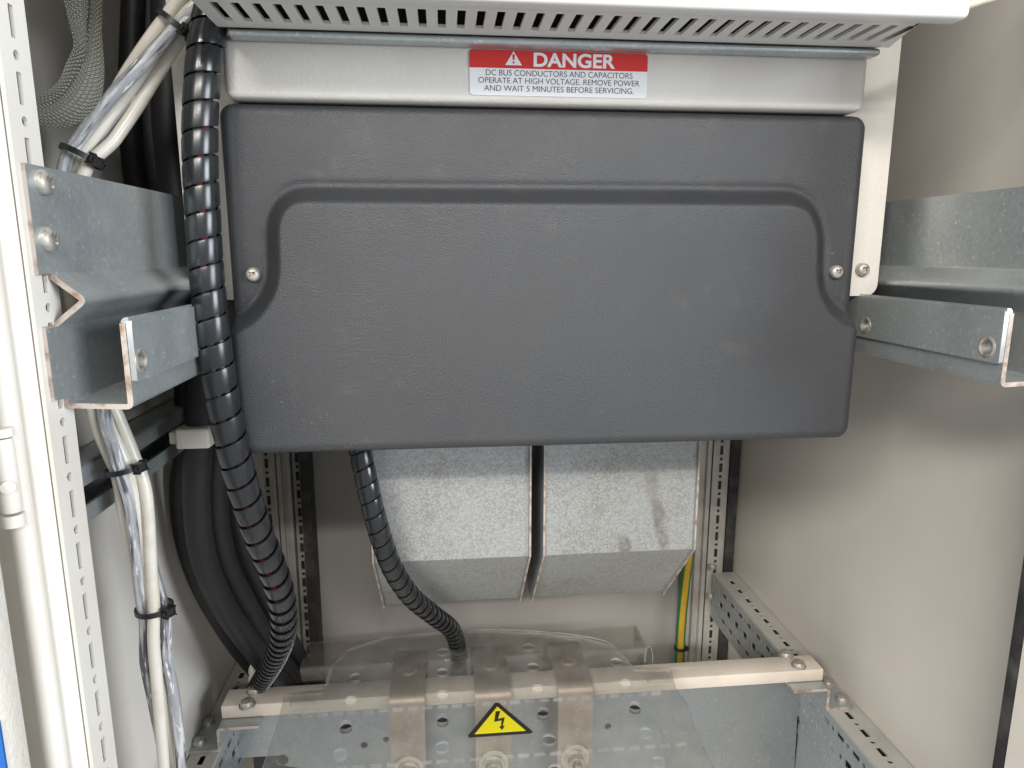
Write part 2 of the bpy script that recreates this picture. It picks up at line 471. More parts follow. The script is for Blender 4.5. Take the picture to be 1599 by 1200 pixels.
# front right post: only its inner edge shows
t = thing('cabinet_post', 'cream slotted upright at the right front edge beside the black gasket', 'post', (.35, .31, ZB))
obj('body', prism([(.3480, .300), (.3480, .303), (.360, .303), (.360, .342), (.3480, .342), (.3480, .345), (.380, .345), (.380, .300)], -.60, ZT, ID), 'cream', t)
obj('slotted_face', plate(rrect(.2985, .3460, -.60, ZT), swap(slot_holes(-.60, .45, .025, .3290, .0125, .0065, .0032, .006)), .0016, SIDE(.3465)), ['cream', 'cream'], t)
obj('gasket', box(.3470, .3580, .3462, .3570, -.60, .30, .002), 'rubber', t)

# open door at the far left
t = thing('enclosure_panel', 'textured cream door leaf with a blue patch at the far left', 'door', (-.22, .25, -.4))
obj('door_leaf', box(-.33, -.1735, .255, .270, -.60, ZT, .003), 'door', t)
obj('door_patch', box(-.26, at(9, 1198, Y=.2535).x, .2535, .2546, -.40, at(0, 1128, Y=.2535).z), 'blue', t)

# rear posts
def rear_post(x_sl1, x_sl2, ridges, gx0, gx1, label):
    t = thing('cabinet_post', label, 'post', ((x_sl1[0] + x_sl2[1]) / 2, .88, ZB))
    for i, (a, b) in enumerate((x_sl1, x_sl2)):
        obj('slotted_strip', plate(rrect(a, b, ZB, ZT), swap(slot_holes(-.75, .05, .025, (a + b) / 2, .0125, .0046, .0023, .004 + .003 * i)), .0015, FRONT(.872 + .012 * i)), ['post_shaded', 'post_shaded'], t)
        obj('hollow_shade', box(a + .002, b - .002, .8745 + .012 * i, .8755 + .012 * i, -.75, .05), 'rubber', t)  # dark sheet behind the slots, standing in for the shade inside the post
    obj('ridged_body', prism(ridges, ZB, ZT, ID), 'post_shaded', t)
    obj('gap_seal', box(gx0, gx1, .866, .900, ZB, ZT), 'rubber', t)
rear_post((.3640, .3865), (.3330, .3470), [(.3475, .90), (.3475, .876), (.3515, .876), (.3525, .880), (.3565, .880), (.3575, .874), (.3630, .874), (.3635, .90)], .3870, .3995,
          'slotted rear upright in the right corner beside the earth wire')
rear_post((-.2400, -.2190), (-.2000, -.1880), [(-.2180, .90), (-.2180, .874), (-.2130, .874), (-.2120, .879), (-.2075, .879), (-.2065, .875), (-.2015, .875), (-.2010, .90)], -.1875, -.1765,
          'slotted rear upright in the left corner behind the black cables')

# ================================================================== punched side rails (run front to back at the foot of the side walls)
def punched_rail(xi, xo, sgn, label):
    t = thing('punched_rail', label, 'rail', ((xi + xo) / 2, .6, -.505))
    a, b = min(xi, xo), max(xi, xo); w = b - a
    mid = (xi + xo) / 2
    hs = slot_holes(.40, .85, .025, mid, .0120, .0050, .0024, .002)
    obj('top_face', plate(rrect(a, b, .38, .862), swap(hs), .0016, FLAT(-.4408)), ['zincpaint', 'zincpaint'], t)
    hh = []
    k = .39
    while k < .83:
        hh += [rrect(k, k + .012, -.4560, -.4515, .001, 2), circ(k + .019, -.4540, .0024, 10),
               rrect(k + .010, k + .021, -.4760, -.4680, .001, 2), circ(k + .003, -.4720, .0026, 10),
               rrect(k, k + .012, -.4930, -.4885, .001, 2), circ(k + .019, -.4905, .0024, 10)]
        k += .025
    obj('inner_face', plate(rrect(.38, .862, -.5060, -.4440, .003, 3), hh, .0016, SIDE(xi + sgn * .0010)), ['zinc', 'zinc'], t)
    obj('inside', box(min(xi + sgn * .006, xi + sgn * .007), max(xi + sgn * .006, xi + sgn * .007), .385, .86, -.5055, -.4460), 'chassis', t)  # dark sheet behind the punched face, standing in for the rail's shaded inside
    obj('slot_shade', box(a + .004, b - .004, .385, .86, -.4475, -.4465), 'chassis', t)  # dark sheet under the top slots, again standing in for shade
    obj('bend', prism([(xi + sgn * (.0035 - .0035 * math.sin(q)), -.4435 + .0035 * math.cos(q)) for q in [rad(9 * i) for i in range(11)]] + [(xi + sgn * .0035, -.4435)], .38, .862, lambda p, q, c: (p, c, q)), 'zincpaint', t)
    return t
M['zincpaint'] = mat('pale_zinc', (.56, .55, .52), .42, metal=.25, var=(20, .4, .7, (.47, .45, .41)))
tr = punched_rail(.3690, .3995, 1, 'punched galvanised rail at the foot of the right wall')
for z in (-.4300, -.4740):
    obj('bolt', bolt_dome((.3665, .8600, z), (-.3, -1, 0), .0042, .004), 'steel', tr)
tl = punched_rail(-.2080, -.2325, -1, 'punched dusty rail at the foot of the left wall')

# ================================================================== deep support rails that carry the drive
def support_rail(xp, s, y0, setback, eyes, label):
    """xp: plane of the plate; s: +1 when the rail's inside points to +x"""
    t = thing('support_rail', label, 'rail', (xp, .5, -.066))
    mp = lambda a, b, c: (xp + s * a, c, b)
    ytab, yv = y0, y0 + setback
    P = [(0, .0355), (0, .000), (0, -.0085), (.0005, -.0096), (.013, -.0200), (.0005, -.0300), (0, -.0312), (0, -.040), (0, -.0618), (.0006, -.0660), (.0275, -.0672), (.0275, -.0300)]
    def front(a, b):
        if b > -.0088 or (a < .0004 and -.0622 < b < -.0306): return ytab
        return yv
    obj('profile', fold(P, .0024, ytab, .80, mp, .0022, front), ['zinc', 'rust'], t)
    hs = []
    for u, v in eyes:
        p = at(u, v, X=xp + s * .0310); hs.append(circ(p.y, p.z, .0042, 16))
    obj('inner_strip', plate(rrect(yv, .80, -.0560, -.0286, .0012, 3), hs, .0024, SIDE(xp + s * .0302)), ['zinc', 'zinc'], t)
    obj('hem', fold([(.0275, -.0300), (.0285, -.0284), (.0300, -.0284)], .0020, yv + .0004, .80, mp, .0006), ['zinc', 'zinc'], t)
    for h in hs:
        c = (sum(p[0] for p in h) / len(h), sum(p[1] for p in h) / len(h))
        obj('eyelet', lathe((xp + s * .0310, c[0], c[1]), (s, 0, 0), [(.0060, -.0004), (.0058, .0006), (.0048, .0010), (.0038, .0004), (.0034, -.0030)], 20), 'steel', t)
    return t
t = support_rail(-.1665, 1, .3035, .0095, ((219, 563),), 'galvanised support rail bolted to the left front upright')
for u, v in ((66, 285), (73, 374)):
    p = at(u, v, X=-.1650)
    obj('bolt', pan_head(p, (1, 0, 0), .0054, .0034), 'steel', t)
support_rail(.3150, -1, .3000, .022, ((1542, 542), (1352, 508)), 'galvanised support rail along the right wall')

# ================================================================== the drive unit
D = thing('drive_unit', 'grey and black drive unit with red danger label and slotted top housing', 'drive unit', (.07, .45, -.12))
obj('chassis', box(-.148, .288, .453, .80, -.025, .42), 'chassis', D)
obj('leak_block', box(-.105, .235, .453, .512, -.11, -.026), 'chassis', D)  # unseen box added to stop light leaking behind the cover
fl = obj('flange_plate', plate(rrect(-.1565, .2975, -.0290, .43, .008, 6, (1, 1, 0, 0)), [], .0030, FRONT(.4500), .0006), ['grey', 'grey'], D)
obj('screw', pan_head(at(1346, 421, Y=.4475), (0, -1, 0), .0044, .0038), 'steel', fl)

# moulded terminal cover as a height field
def cover():
    x0, x1, z0, z1 = -.1245, .2630, -.1195, .0835
    left = [(-.150, -.0420), (-.1240, -.0372), (-.1160, -.0335), (-.1095, -.0270), (-.1045, -.0190), (-.1022, -.0110), (-.1015, .0000), (-.1012, .0110), (-.0992, .0215), (-.0935, .0305), (-.0855, .0357), (-.0770, .0372)]
    right = [(.2095, .0376), (.2180, .0362), (.2262, .0325), (.2320, .0265), (.2362, .0180), (.2385, .0090), (.2393, -.0020), (.2400, -.0125), (.2422, -.0210), (.2470, -.0290), (.2540, -.0350), (.2630, -.0385), (.290, -.0420)]
    C = [Vector((a, b, 0)) for a, b in left + [(-.066, .0373), (-.03, .0373), (.03, .0374), (.09, .0375), (.15, .0376), (.195, .0376)] + right]
    C = np.array([(p.x, p.y) for p in spline(C, 5)])
    nx, nz = 300, 170
    rc, re = .0085, .0065
    # grid lines crowd towards the rim so the edge rounds well
    def axis(n):
        s = np.linspace(0, 1, n); return s + .05 * np.sin(2 * np.pi * s) * -1 / (2 * np.pi) * 6 * .8
    U, W = axis(nx), axis(nz)
    U = (U - U[0]) / (U[-1] - U[0]); W = (W - W[0]) / (W[-1] - W[0])
    Z = z0 + W * (z1 - z0)
    dzb = np.minimum(Z - z0, z1 - Z)
    ins = np.where(dzb < rc, rc - np.sqrt(np.maximum(0, rc ** 2 - (rc - dzb) ** 2)), 0)
    X = (x0 + ins)[:, None] + U[None, :] * ((x1 - x0) - 2 * ins)[:, None]
    ZZ = np.repeat(Z[:, None], nx, 1)
    # distance to the rounded outline
    hx, hz = (x1 - x0) / 2, (z1 - z0) / 2
    qx = np.abs(X - (x0 + x1) / 2) - (hx - rc); qz = np.abs(ZZ - (z0 + z1) / 2) - (hz - rc)
    e = rc - (np.hypot(np.maximum(qx, 0), np.maximum(qz, 0)) + np.minimum(np.maximum(qx, qz), 0))
    e = np.clip(e, 0, re)
    rim = re - np.sqrt(np.maximum(0, re ** 2 - (re - e) ** 2))
    # distance to the step contour, positive below it
    A, B = C[:-1], C[1:]
    p = np.stack([X, ZZ], -1).reshape(-1, 1, 2)
    ab = B - A; tt = np.clip(((p - A) * ab).sum(-1) / (ab ** 2).sum(-1), 0, 1)
    q = A + tt[..., None] * ab; dd = np.hypot(*(np.moveaxis(p - q, -1, 0)))
    k = dd.argmin(1); d = dd[np.arange(len(k)), k]
    q2 = p[:, 0]; poly = np.concatenate([C, [(C[-1, 0], -.5), (C[0, 0], -.5)]])
    inside = np.zeros(len(q2), bool)
    for (ax, az), (bx, bz) in zip(poly, np.roll(poly, -1, 0)):
        if az == bz: continue
        inside ^= ((az > q2[:, 1]) != (bz > q2[:, 1])) & (q2[:, 0] < (bx - ax) * (q2[:, 1] - az) / (bz - az) + ax)
    sd = np.where(inside, d, -d).reshape(X.shape)
    s = np.clip(sd / .0098, 0, 1); s = .55 * s + .45 * s * s * (3 - 2 * s)
    
    # soft raised lip on the upper side of the step and gentle bow of the big panel
    bow = .0012 * np.sin(np.pi * U)[None, :] * np.sin(np.pi * W)[:, None]
    Y = .4200 - .0112 * s - bow + rim + .0008 * np.exp(-((sd + .002) / .002) ** 2)
    V = np.stack([X, Y, ZZ], -1).reshape(-1, 3)
    F = []
    for j in range(nz - 1):
        r = j * nx
        for i in range(nx - 1): F.append((r + i, r + i + 1, r + nx + i + 1, r + nx + i))
    edge = list(range(nx)) + [j * nx + nx - 1 for j in range(1, nz)] + [(nz - 1) * nx + i for i in range(nx - 2, -1, -1)] + [j * nx for j in range(nz - 2, 0, -1)]
    n0 = len(V); E_ = V[edge].copy(); E_[:, 1] = .4480
    V = np.concatenate([V, E_]); m = len(edge)
    for i in range(m): F.append((edge[i], n0 + i, n0 + (i + 1) % m, edge[(i + 1) % m]))
    me = bpy.data.meshes.new('cover'); me.from_pydata(V.tolist(), [], F); me.update()
    return me
cv = obj('terminal_cover', cover(), 'black', D, smooth=60)
cv['label'] = 'charcoal grained cover with a raised lower panel'
for u, v in ((396, 429), (1305, 425)):
    obj('screw', pan_head(at(u, v, Y=.4190), (0, -1, 0), .0042, .0036), 'steel', cv)

# grey panel above the cover, with the danger label
pn = obj('upper_panel', box(-.1185, .2565, .4150, .4485, .0845, .1175, .0050, 4), 'grey', D)
obj('trim_strip', box(-.1115, .2560, .4040, .4140, .1130, .1170, .0019, 4), 'zinc', D)
lab = obj('danger_label', plate(rrect(.0172, .1202, .0886, .1128, .0022, 5), [], .0004, FRONT(.41475)), ['label', 'label'], D)
lab['label'] = 'white label headed by a red band reading DANGER'
band = rrect(.0172, .1202, .1032, .1128, .0022, 5, (0, 0, 1, 1))
obj('red_band', plate(band, [], .0002, FRONT(.41435)), ['red', 'red'], lab)

def lettering(body, cx, z, width, height, Y, m, parent, bold=0., name='lettering'):
    cu = bpy.data.curves.new('t', 'FONT'); cu.body = body; cu.size = 1; cu.fill_mode = 'FRONT'; cu.offset = bold
    o = bpy.data.objects.new('t', cu); COL.objects.link(o)
    bpy.context.view_layer.update()
    me = bpy.data.meshes.new_from_object(o.evaluated_get(bpy.context.evaluated_depsgraph_get()))
    bpy.data.objects.remove(o); bpy.data.curves.remove(cu)
    me.materials.clear()
    co = np.empty(len(me.vertices) * 3); me.vertices.foreach_get('co', co); co = co.reshape(-1, 3)
    lo, hi = co.min(0), co.max(0)
    out = np.empty_like(co)
    out[:, 0] = cx + ((co[:, 0] - lo[0]) / (hi[0] - lo[0]) - .5) * width
    out[:, 2] = z + (co[:, 1] - lo[1]) / (hi[1] - lo[1]) * height
    out[:, 1] = Y
    me.vertices.foreach_set('co', out.ravel()); me.update()
    return obj(name, me, m, parent)
lettering('DANGER', .0774, .1042, .0474, .0077, .41415, 'label', lab, .03)
lettering('DC BUS CONDUCTORS AND CAPACITORS', .0690, .0992, .0850, .0031, .41445, 'ink', lab, -.004)
lettering('OPERATE AT HIGH VOLTAGE. REMOVE POWER', .0690, .0951, .0935, .0031, .41445, 'ink', lab, -.004)
lettering('AND WAIT 5 MINUTES BEFORE SERVICING.', .0690, .0909, .0870, .0031, .41445, 'ink', lab, -.004)
obj('warning_triangle', plate([(.0375, .1048), (.0470, .1048), (.04225, .1122)], [], .0001, FRONT(.41415)), ['label', 'label'], lab)
obj('exclamation_mark', join(plate([(.0418, .1075), (.0427, .1075), (.0430, .1105), (.0415, .1105)], [], .0001, FRONT(.41402)),
                             plate(circ(.04225, .1062, .00062, 10), [], .0001, FRONT(.41402))), ['red', 'red'], lab)

# slotted top housing
hz = obj('top_housing', join(box(-.1240, .2665, .3480, .3610, .1160, .43, .0032, 4)), 'white', D)
obj('housing_lip', box(.2440, .2665, .3600, .3780, .1215, .43, .003, 3), 'white', hz)
slots = [rrect(x, x + .0042, .3660, .3935, .0005, 2) for x in np.arange(-.1085, .2480, .00985)]
obj('vent_plate', plate([(-.1155, .3600), (.2475, .3600), (.2600, .4035), (-.1155, .4035)], slots, .0018, FLAT(.1180)), ['white', 'grey'], hz)
obj('side_wall', box(-.1155, -.1140, .3605, .4480, .1200, .43), 'white', hz)
obj('side_wall', box(.2585, .2600, .4000, .4480, .1200, .43), 'white', hz)
obj('inner_board', box(-.110, .250, .4200, .4230, .1250, .40), 'chassis', hz)
for i in range(9):
    x = .055 + i * .0165 + random.uniform(-.004, .004)
    obj('component', box(x, x + random.uniform(.005, .011), .385, .412, .132 + random.uniform(0, .006), .150, .001), random.choice(['grey', 'bar', 'busbar', 'chassis']), hz)

# ================================================================== air ducts below the cover
def duct(x0, x1, skin, label):
    t = thing('air_duct', label, 'duct', ((x0 + x1) / 2, .55, -.317), 'zinc air ducts under the drive')
    F0, F1, K, B = .5200, .5900, -.2430, -.3170
    tt = .0016
    obj('front_panel', box(x0 + .0017, x1 - .0017, F0, F0 + tt, K, -.06), skin, t)
    # sloping foot: runs back and down
    obj('sloping_foot', prism([(F0, K), (F1, B), (F1 + .0012, B + .0012), (F0 + .0016, K + .0008)], x0 + .0017, x1 - .0017, lambda a, b, c: (c, a, b)), 'duct', t)
    for x in (x0, x1 - .0016):
        obj('side_panel', prism([(F0 - .003, -.06), (F0 - .003, K + .001), (F1, B - .004), (F1 + .06, B - .004), (F1 + .06, -.06)], x, x + .0016, lambda a, b, c: (c, a, b)), 'zinc', t)
        obj('cut_edge', prism([(F0 - .0034, -.06), (F0 - .0034, K + .001), (F1 - .0004, B - .0044), (F1 + .0002, B - .004), (F0 - .0028, K + .001), (F0 - .0028, -.06)], x + .0001, x + .0015, lambda a, b, c: (c, a, b)), 'rust', t)
    return t
duct(-.0600, .0672, 'duct', 'left speckled zinc air duct under the black cover')
duct(.0770, .2050, 'duct_stained', 'right speckled zinc air duct with brown stains under the black cover')

# ================================================================== cable clamp rail on the left wall
t = thing('clamp_rail', 'galvanised C shaped rail on the left wall behind the white cables', 'rail', (-.225, .5, -.157))
obj('channel', fold([(-.2125, -.1345), (-.2125, -.1232), (-.2325, -.1232), (-.2325, -.1572), (-.2125, -.1572), (-.2125, -.1465)], .0018, .4040, .70, lambda a, b, c: (a, c, b), .0018), ['zinc', 'rust'], t)

# ================================================================== black power cables with clamps
blk = [([(262, -60, .50), (262, 60, .50), (264, 200, .50), (280, 330, .50), (305, 450, .50), (318, 560, .515), (314, 640, .52), (311, 690, .52), (307, 780, .53), (318, 870, .545), (352, 950, .57), (402, 1020, .60), (450, 1080, .64)], .0103, 'thick black cable in the front cream clamp'),
       ([(240, -60, .55), (236, 80, .55), (236, 200, .55), (262, 330, .55), (320, 470, .545), (347, 600, .55), (342, 690, .55), (337, 780, .56), (350, 870, .575), (388, 950, .60), (430, 1020, .63), (480, 1090, .66)], .0100, 'thick black cable behind the spiral wrapped hose'),
       ([(385, 560, .60), (374, 690, .60), (366, 780, .60), (384, 870, .61), (420, 945, .63), (455, 1010, .66), (490, 1070, .68)], .0100, 'thick black cable nearest the rear left upright'),
       ([(212, -60, .54), (206, 80, .54), (204, 200, .54), (222, 330, .55), (262, 450, .565), (285, 560, .575), (288, 690, .575), (281, 760, .57), (288, 840, .575), (315, 920, .59), (362, 1000, .62), (410, 1060, .65)], .0080, 'thinner dark cable against the left wall')]
for pts, r, lb in blk:
    obj('power_cable', tube(spline([at(u, v, Y=y) for u, v, y in pts]), r, 16), 'cable_black', label=lb, cat='cable', group='black power cables on the left')

def clamp(u0, u1, v0, v1, Y, depth, lb):
    a, b = at(u0, v1, Y=Y), at(u1, v0, Y=Y)
    t = thing('cable_clamp', lb, 'clamp', (a.x, Y, a.z))
    obj('strap', box(a.x, b.x, Y, Y + depth, a.z, b.z, .0022, 3), 'clamp', t)
    obj('foot', box(a.x - .0055, a.x + .001, Y + .004, Y + depth * .8, a.z + .003, b.z - .003, .0012), 'clamp', t)
    obj('rib', box(a.x + .0045, a.x + .0052, Y - .0003, Y + .004, a.z + .001, b.z - .001), 'clamp', t)
clamp(274, 325, 670, 703, .502, .030, 'cream plastic cable clamp on the left wall rail')
clamp(329, 350, 661, 694, .530, .026, 'narrow cream cable clamp half hidden by the spiral hose')

# ================================================================== cream and silver signal cables with ties
centre = [(372, -60, .425), (330, -12, .425), (283, 32, .422), (212, 130, .418), (160, 198, .414), (125, 252, .410), (108, 320, .405), (112, 400, .405), (128, 500, .405), (148, 600, .410), (165, 660, .414), (196, 730, .416), (214, 800, .418), (229, 880, .420), (241, 950, .420), (248, 1020, .420), (262, 1100, .420), (277, 1200, .420), (288, 1270, .420)]
cpath = spline([at(u, v, Y=y) for u, v, y in centre], 8)
cT, cU, cV = frames(cpath)
strands = [('cable_cream', .0037, .0062, 20, 1.5, 'cream signal cable on the outer side of the tied bundle'),
           ('cable_silver', .0037, .0058, 110, 1.5, 'silver screened cable with clear jacket facing front in the bundle'),
           ('cable_cream', .0034, .0060, 195, 1.5, 'cream signal cable on the wall side of the tied bundle'),
           ('cable_silver', .0036, .0060, 290, 1.5, 'silver screened cable at the back of the tied bundle'),
           ('cable_cream', .0030, .0015, 60, 1.5, 'cream signal cable in the middle of the tied bundle')]
tie_s = [.115, .28, .605, .79]
for j, (m, r, off, ang, tw, lb) in enumerate(strands):
    pth = []; n = len(cpath)
    for i, p in enumerate(cpath):
        s = i / (n - 1)
        a = rad(ang) + tw * 4.6 * s + .5 * math.sin(9 * s + j * 1.7)
        near = min(abs(s - q) for q in tie_s)
        k = off * (1 + .42 * min(1, near / .05) * math.sin(14 * s + 2.1 * j))
        pth.append(p + cU[i] * math.cos(a) * k + cV[i] * math.sin(a) * k)
    pth = spline(pth, 3)
    obj('signal_cable', tube(pth, r, 12), m, label=lb, cat='cable', group='tied signal cables on the left')

def cable_tie(p, d, rx, head_dir, lb, grp='black cable ties', wide=.0030):
    """a closed band round direction d at p and its square head"""
    d = d.normalized(); hd = Vector(head_dir); hd = (hd - d * hd.dot(d)).normalized(); sd = d.cross(hd)
    t = thing('cable_tie', lb, 'cable tie', p, grp)
    bm = bmesh.new(); n = 32; rings = []
    for k in range(n):
        a = 2 * math.pi * k / n
        o = hd * math.cos(a) + sd * math.sin(a)
        rings.append([bm.verts.new(p + o * q + d * w) for q, w in ((rx, -wide / 2), (rx + .0011, -wide / 2), (rx + .0011, wide / 2), (rx, wide / 2))])
    for k in range(n):
        A, B = rings[k], rings[(k + 1) % n]
        for i in range(4): bm.faces.new((A[i], A[(i + 1) % 4], B[(i + 1) % 4], B[i]))
    obj('band', from_bm(bm), 'tie', t)
    hc = p + hd * (rx + .0022)
    bm = bmesh.new(); bmesh.ops.create_cube(bm, size=1)
    for v in bm.verts: v.co = hc + hd * v.co.x * .0045 + sd * v.co.y * .0058 + d * v.co.z * .0052
    bmesh.ops.bevel(bm, geom=bm.edges[:], offset=.0007, segments=2, affect='EDGES')
    h = obj('head', from_bm(bm), 'tie', t)
    bm = bmesh.new(); bmesh.ops.create_cube(bm, size=1)
    for v in bm.verts: v.co = hc + sd * .0030 + hd * v.co.x * .0022 + sd * v.co.y * .0020 + d * v.co.z * .0030
    obj('tongue', from_bm(bm), 'tie', h)
ties = [((262, 40), (.6, -.7, -.55), 'black cable tie high on the bundle beside the slotted housing'),
        ((118, 240), (.85, -.6, -.3), 'black cable tie just above the left support rail'),
        ((203, 727), (.9, -.5, .2), 'black cable tie in front of the C shaped wall rail'),
        ((240, 950), (.9, -.5, .1), 'lowest black cable tie on the hanging cream cables')]
for (u, v), hd, lb in ties:
    i = min(range(len(cpath)), key=lambda k: (cpath[k] - at(u, v, Y=cpath[k].y)).length)
    cable_tie(cpath[i], cT[i], .0102, hd, lb)

# ================================================================== braided earth strap
t = thing('earth_strap', 'grey green braided earth strap looping at the top left', 'strap', at(130, 100, Y=.40))
def strap(pts, thick):
    c = spline([at(u, v, Y=y) for u, v, y, *_ in pts], 8)
    w = spline([Vector(q[3:]) for q in pts], 8)
    return ribbon(c, w, thick)
obj('braid', strap([(110, -40, .392, .0125, .001, 0), (118, 0, .392, .0110, .002, 0), (122, 40, .392, .0060, .005, .000), (125, 75, .392, .0022, .007, -.001), (118, 110, .395, .001, .015, -.003), (104, 140, .392, .000, .015, -.004), (80, 157, .385, -.001, .015, -.004), (50, 164, .375, -.001, .015, -.004), (20, 165, .365, -.001, .015, -.004)], .0030), 'braid', t)
obj('braid', strap([(152, -40, .402, .0015, .007, 0), (151, 0, .402, .0015, .007, 0), (148, 50, .402, .0025, .008, 0), (144, 105, .400, .0075, .010, .0005), (132, 145, .397, .0100, .011, -.004), (108, 172, .392, .0060, .011, -.0085), (82, 183, .385, .001, .012, -.0085), (50, 182, .375, -.001, .013, -.007), (20, 180, .365, -.001, .014, -.006)], .0034), 'braid', t)

# ================================================================== spiral wrapped hoses
def spiral_hose(pts, r, pitch, label, reds):
    path = spline([at(u, v, Y=y) for u, v, y in pts], 26)
    T, U, V = frames(path)
    cum = [0.]
    for a, b in zip(path, path[1:]): cum.append(cum[-1] + (b - a).length)
    Ltot = cum[-1]; cum = np.array(cum)
    px = np.array([list(p) for p in path]); ux = np.array([list(p) for p in U]); vx = np.array([list(p) for p in V])
    def frame(s):
        f = lambda A: np.array([np.interp(s, cum, A[:, k]) for k in range(3)])
        return f(px), f(ux), f(vx)
    t = thing('spiral_hose', label, 'cable', path[-1])
    per = 26; bm = bmesh.new(); rows = []
    s = 0.; k = 0; widths = (-.5, -.36, 0, .36, .5)
    while s < Ltot:
        frac = s / Ltot; pt = pitch(frac)
        a = 2 * math.pi * k / per
        row = []
        g = pt * (.905 - .075 * min(1, max(0, frac - .35) / .4))
        for inner in (0, 1):
            for q in (widths if not inner else widths[::-1]):
                c, u, v = frame(min(Ltot, max(0, s + q * g)))
                rr = r * (1.0 + (.05 - .19 * min(1, frac / .6)) * q) - (.0011 if inner else 0) - (.0003 if abs(q) == .5 and not inner else 0)
                row.append(bm.verts.new(c + (u * math.cos(a) + v * math.sin(a)) * rr))
        rows.append(row); s += pt / per; k += 1
    m = 2 * len(widths)
    for A, B in zip(rows, rows[1:]):
        for i in range(m): bm.faces.new((A[i], A[(i + 1) % m], B[(i + 1) % m], B[i]))
    bm.faces.new(rows[0]); bm.faces.new(rows[-1])
    obj('spiral_wrap', from_bm(bm), 'wrap', t, smooth=50)
    n = len(path)
    for j in range(6):
        w = []
        for i, p in enumerate(path):
            a = j * math.pi / 3 + 17.0 * i / n + .8 * math.sin(31 * i / n)
            w.append(p + U[i] * math.cos(a) * r * (.36 if j in reds else .50) + V[i] * math.sin(a) * r * (.36 if j in reds else .50))
        obj('wire', tube(w[::4] + [w[-1]], r * .27, 8), 'redwire' if j in reds else 'blackwire', t)
spiral_hose([(352, -60, .415), (338, -10, .413), (326, 40, .409), (318, 100, .405), (313, 180, .402), (313, 260, .400), (317, 340, .399), (322, 420, .398), (329, 490, .397), (338, 560, .397), (349, 630, .398), (364, 700, .402), (383, 770, .410), (406, 840, .422), (430, 900, .438), (442, 950, .455), (441, 995, .485), (426, 1035, .540), (406, 1068, .605), (392, 1092, .660)],
            .0092, lambda f: .0142 - .0026 * max(0, (f - .55) / .45), 'thick black spiral wrapped hose down the left side of the drive', (1,))
spiral_hose([(556, 640, .490), (560, 690, .490), (569, 735, .488), (580, 785, .488), (595, 840, .492), (614, 890, .503), (642, 932, .525), (678, 962, .560), (706, 985, .600), (716, 1020, .640), (716, 1060, .670)],
            .0083, lambda f: .0124 - .0018 * f, 'shorter black spiral wrapped hose in front of the left air duct', ())

t = thing('tape_end', 'frayed beige tape at the foot of the thick spiral hose', 'tape', at(398, 1075, Y=.62))
for du, y, r in ((0, .615, .0032), (7, .622, .0028), (-3, .628, .0025)):
    obj('tape_strip', tube(spline([at(404 + du, 1028 + du, Y=y), at(397 + du, 1045, Y=y), at(396 + du, 1062, Y=y), at(400 + du, 1085, Y=y)], 6), r, 8, rf=lambda s_, a: 1 + .35 * math.sin(3 * a + 9 * s_)), 'clamp', t)

# ================================================================== insulating bar on Z brackets
t = thing('insulating_bar', 'cream insulating bar across the bottom carrying three busbars', 'bar', (.08, .59, -.415))
obj('bar', box(-.2072, .3668, .5780, .6035, -.4155, -.4028, .0012), 'bar', t)
for u, v in ((397, 1080), (386, 1101), (1227, 1024), (1247, 1040)):
    obj('bolt', bolt_dome(at(u, v, Z=-.4028), (0, 0, 1), .0060, .0052), 'steel', t)
for x in (-.1935, .3480):
    obj('bolt_end', lathe((x, .5840, -.4160), (0, 0, -1), [(.0028, 0), (.0028, .010), (.0018, .0125), (0, .0130)], 12), 'steel', t)
def z_bracket(x, s, lb):
    t = thing('z_bracket', lb, 'bracket', (x, .59, -.44))
    mp = lambda a, b, c: (x + s * a, c, b)
    obj('bent_plate', fold([(-.036, -.4172), (0, -.4172), (0, -.4385), (.0285, -.4385)], .0026, .5660, .6160, mp, .0025), ['zinc', 'rust'], t)
    for y in (.5770, .6030):
        obj('bolt', bolt_dome((x + s * .0215, y, -.4372), (0, 0, 1), .0056, .0048), 'steel', t)
z_bracket(.3665, 1, 'galvanised Z bracket under the right end of the cream bar')
z_bracket(-.2070, -1, 'galvanised Z bracket under the left end of the cream bar')

# mounting plate behind / below the bar
t = thing('mounting_plate', 'galvanised mounting plate below the cream bar', 'plate', (.08, .59, -.62))
PX0, PX1, PY = -.2150, .3720, .6200
hs = []
for u0, v0, u1, v1 in ((1261, 1134, 1283, 1115), (344, 1210, 368, 1183)):
    a, b = at(u0, v0, Y=PY), at(u1, v1, Y=PY); hs.append(rrect(a.x, min(b.x, PX1 - .004), a.z, b.z, .001, 2))
p = at(441, 1186, Y=PY); hs.append(circ(p.x, p.z, .0062, 18))
for u, v, r in ((569, 1163, .0035), (603, 1154, .0032), (949, 1134, .0036)):
    p = at(u, v, Y=PY); hs.append(circ(p.x, p.z, r, 14))
obj('plate', plate(rrect(PX0, PX1, -.66, -.4420), hs, .0022, FRONT(PY)), ['platezinc', 'rust'], t)
obj('hollow_shade', box(PX0 + .01, PX1 - .01, PY + .03, PY + .031, -.65, -.45), 'chassis', t)  # dark sheet set back behind the plate, standing in for shade in its holes
obj('top_bend', fold([(PY, -.4420), (PY, -.4270), (PY + .014, -.4262)], .0022, PX0 + .012, PX1 - .012, lambda a, b, c: (c, a, b), .012), ['platezinc', 'rust'], t)
for x, s in ((PX1 - .001, 1), (PX0 + .001, -1)):
    obj('side_flange', plate([(PY - .0012, -.66), (PY - .0012, -.4440), (PY - .020, -.4440), (PY - .0700, -.4620), (PY - .0700, -.66)], [], .0022, SIDE(x)), ['zinc', 'rust'], t)
obj('screw', pan_head(at(1288, 1138, Y=PY - .004), (-.35, -1, 0), .0064, .0045), 'steel', t)

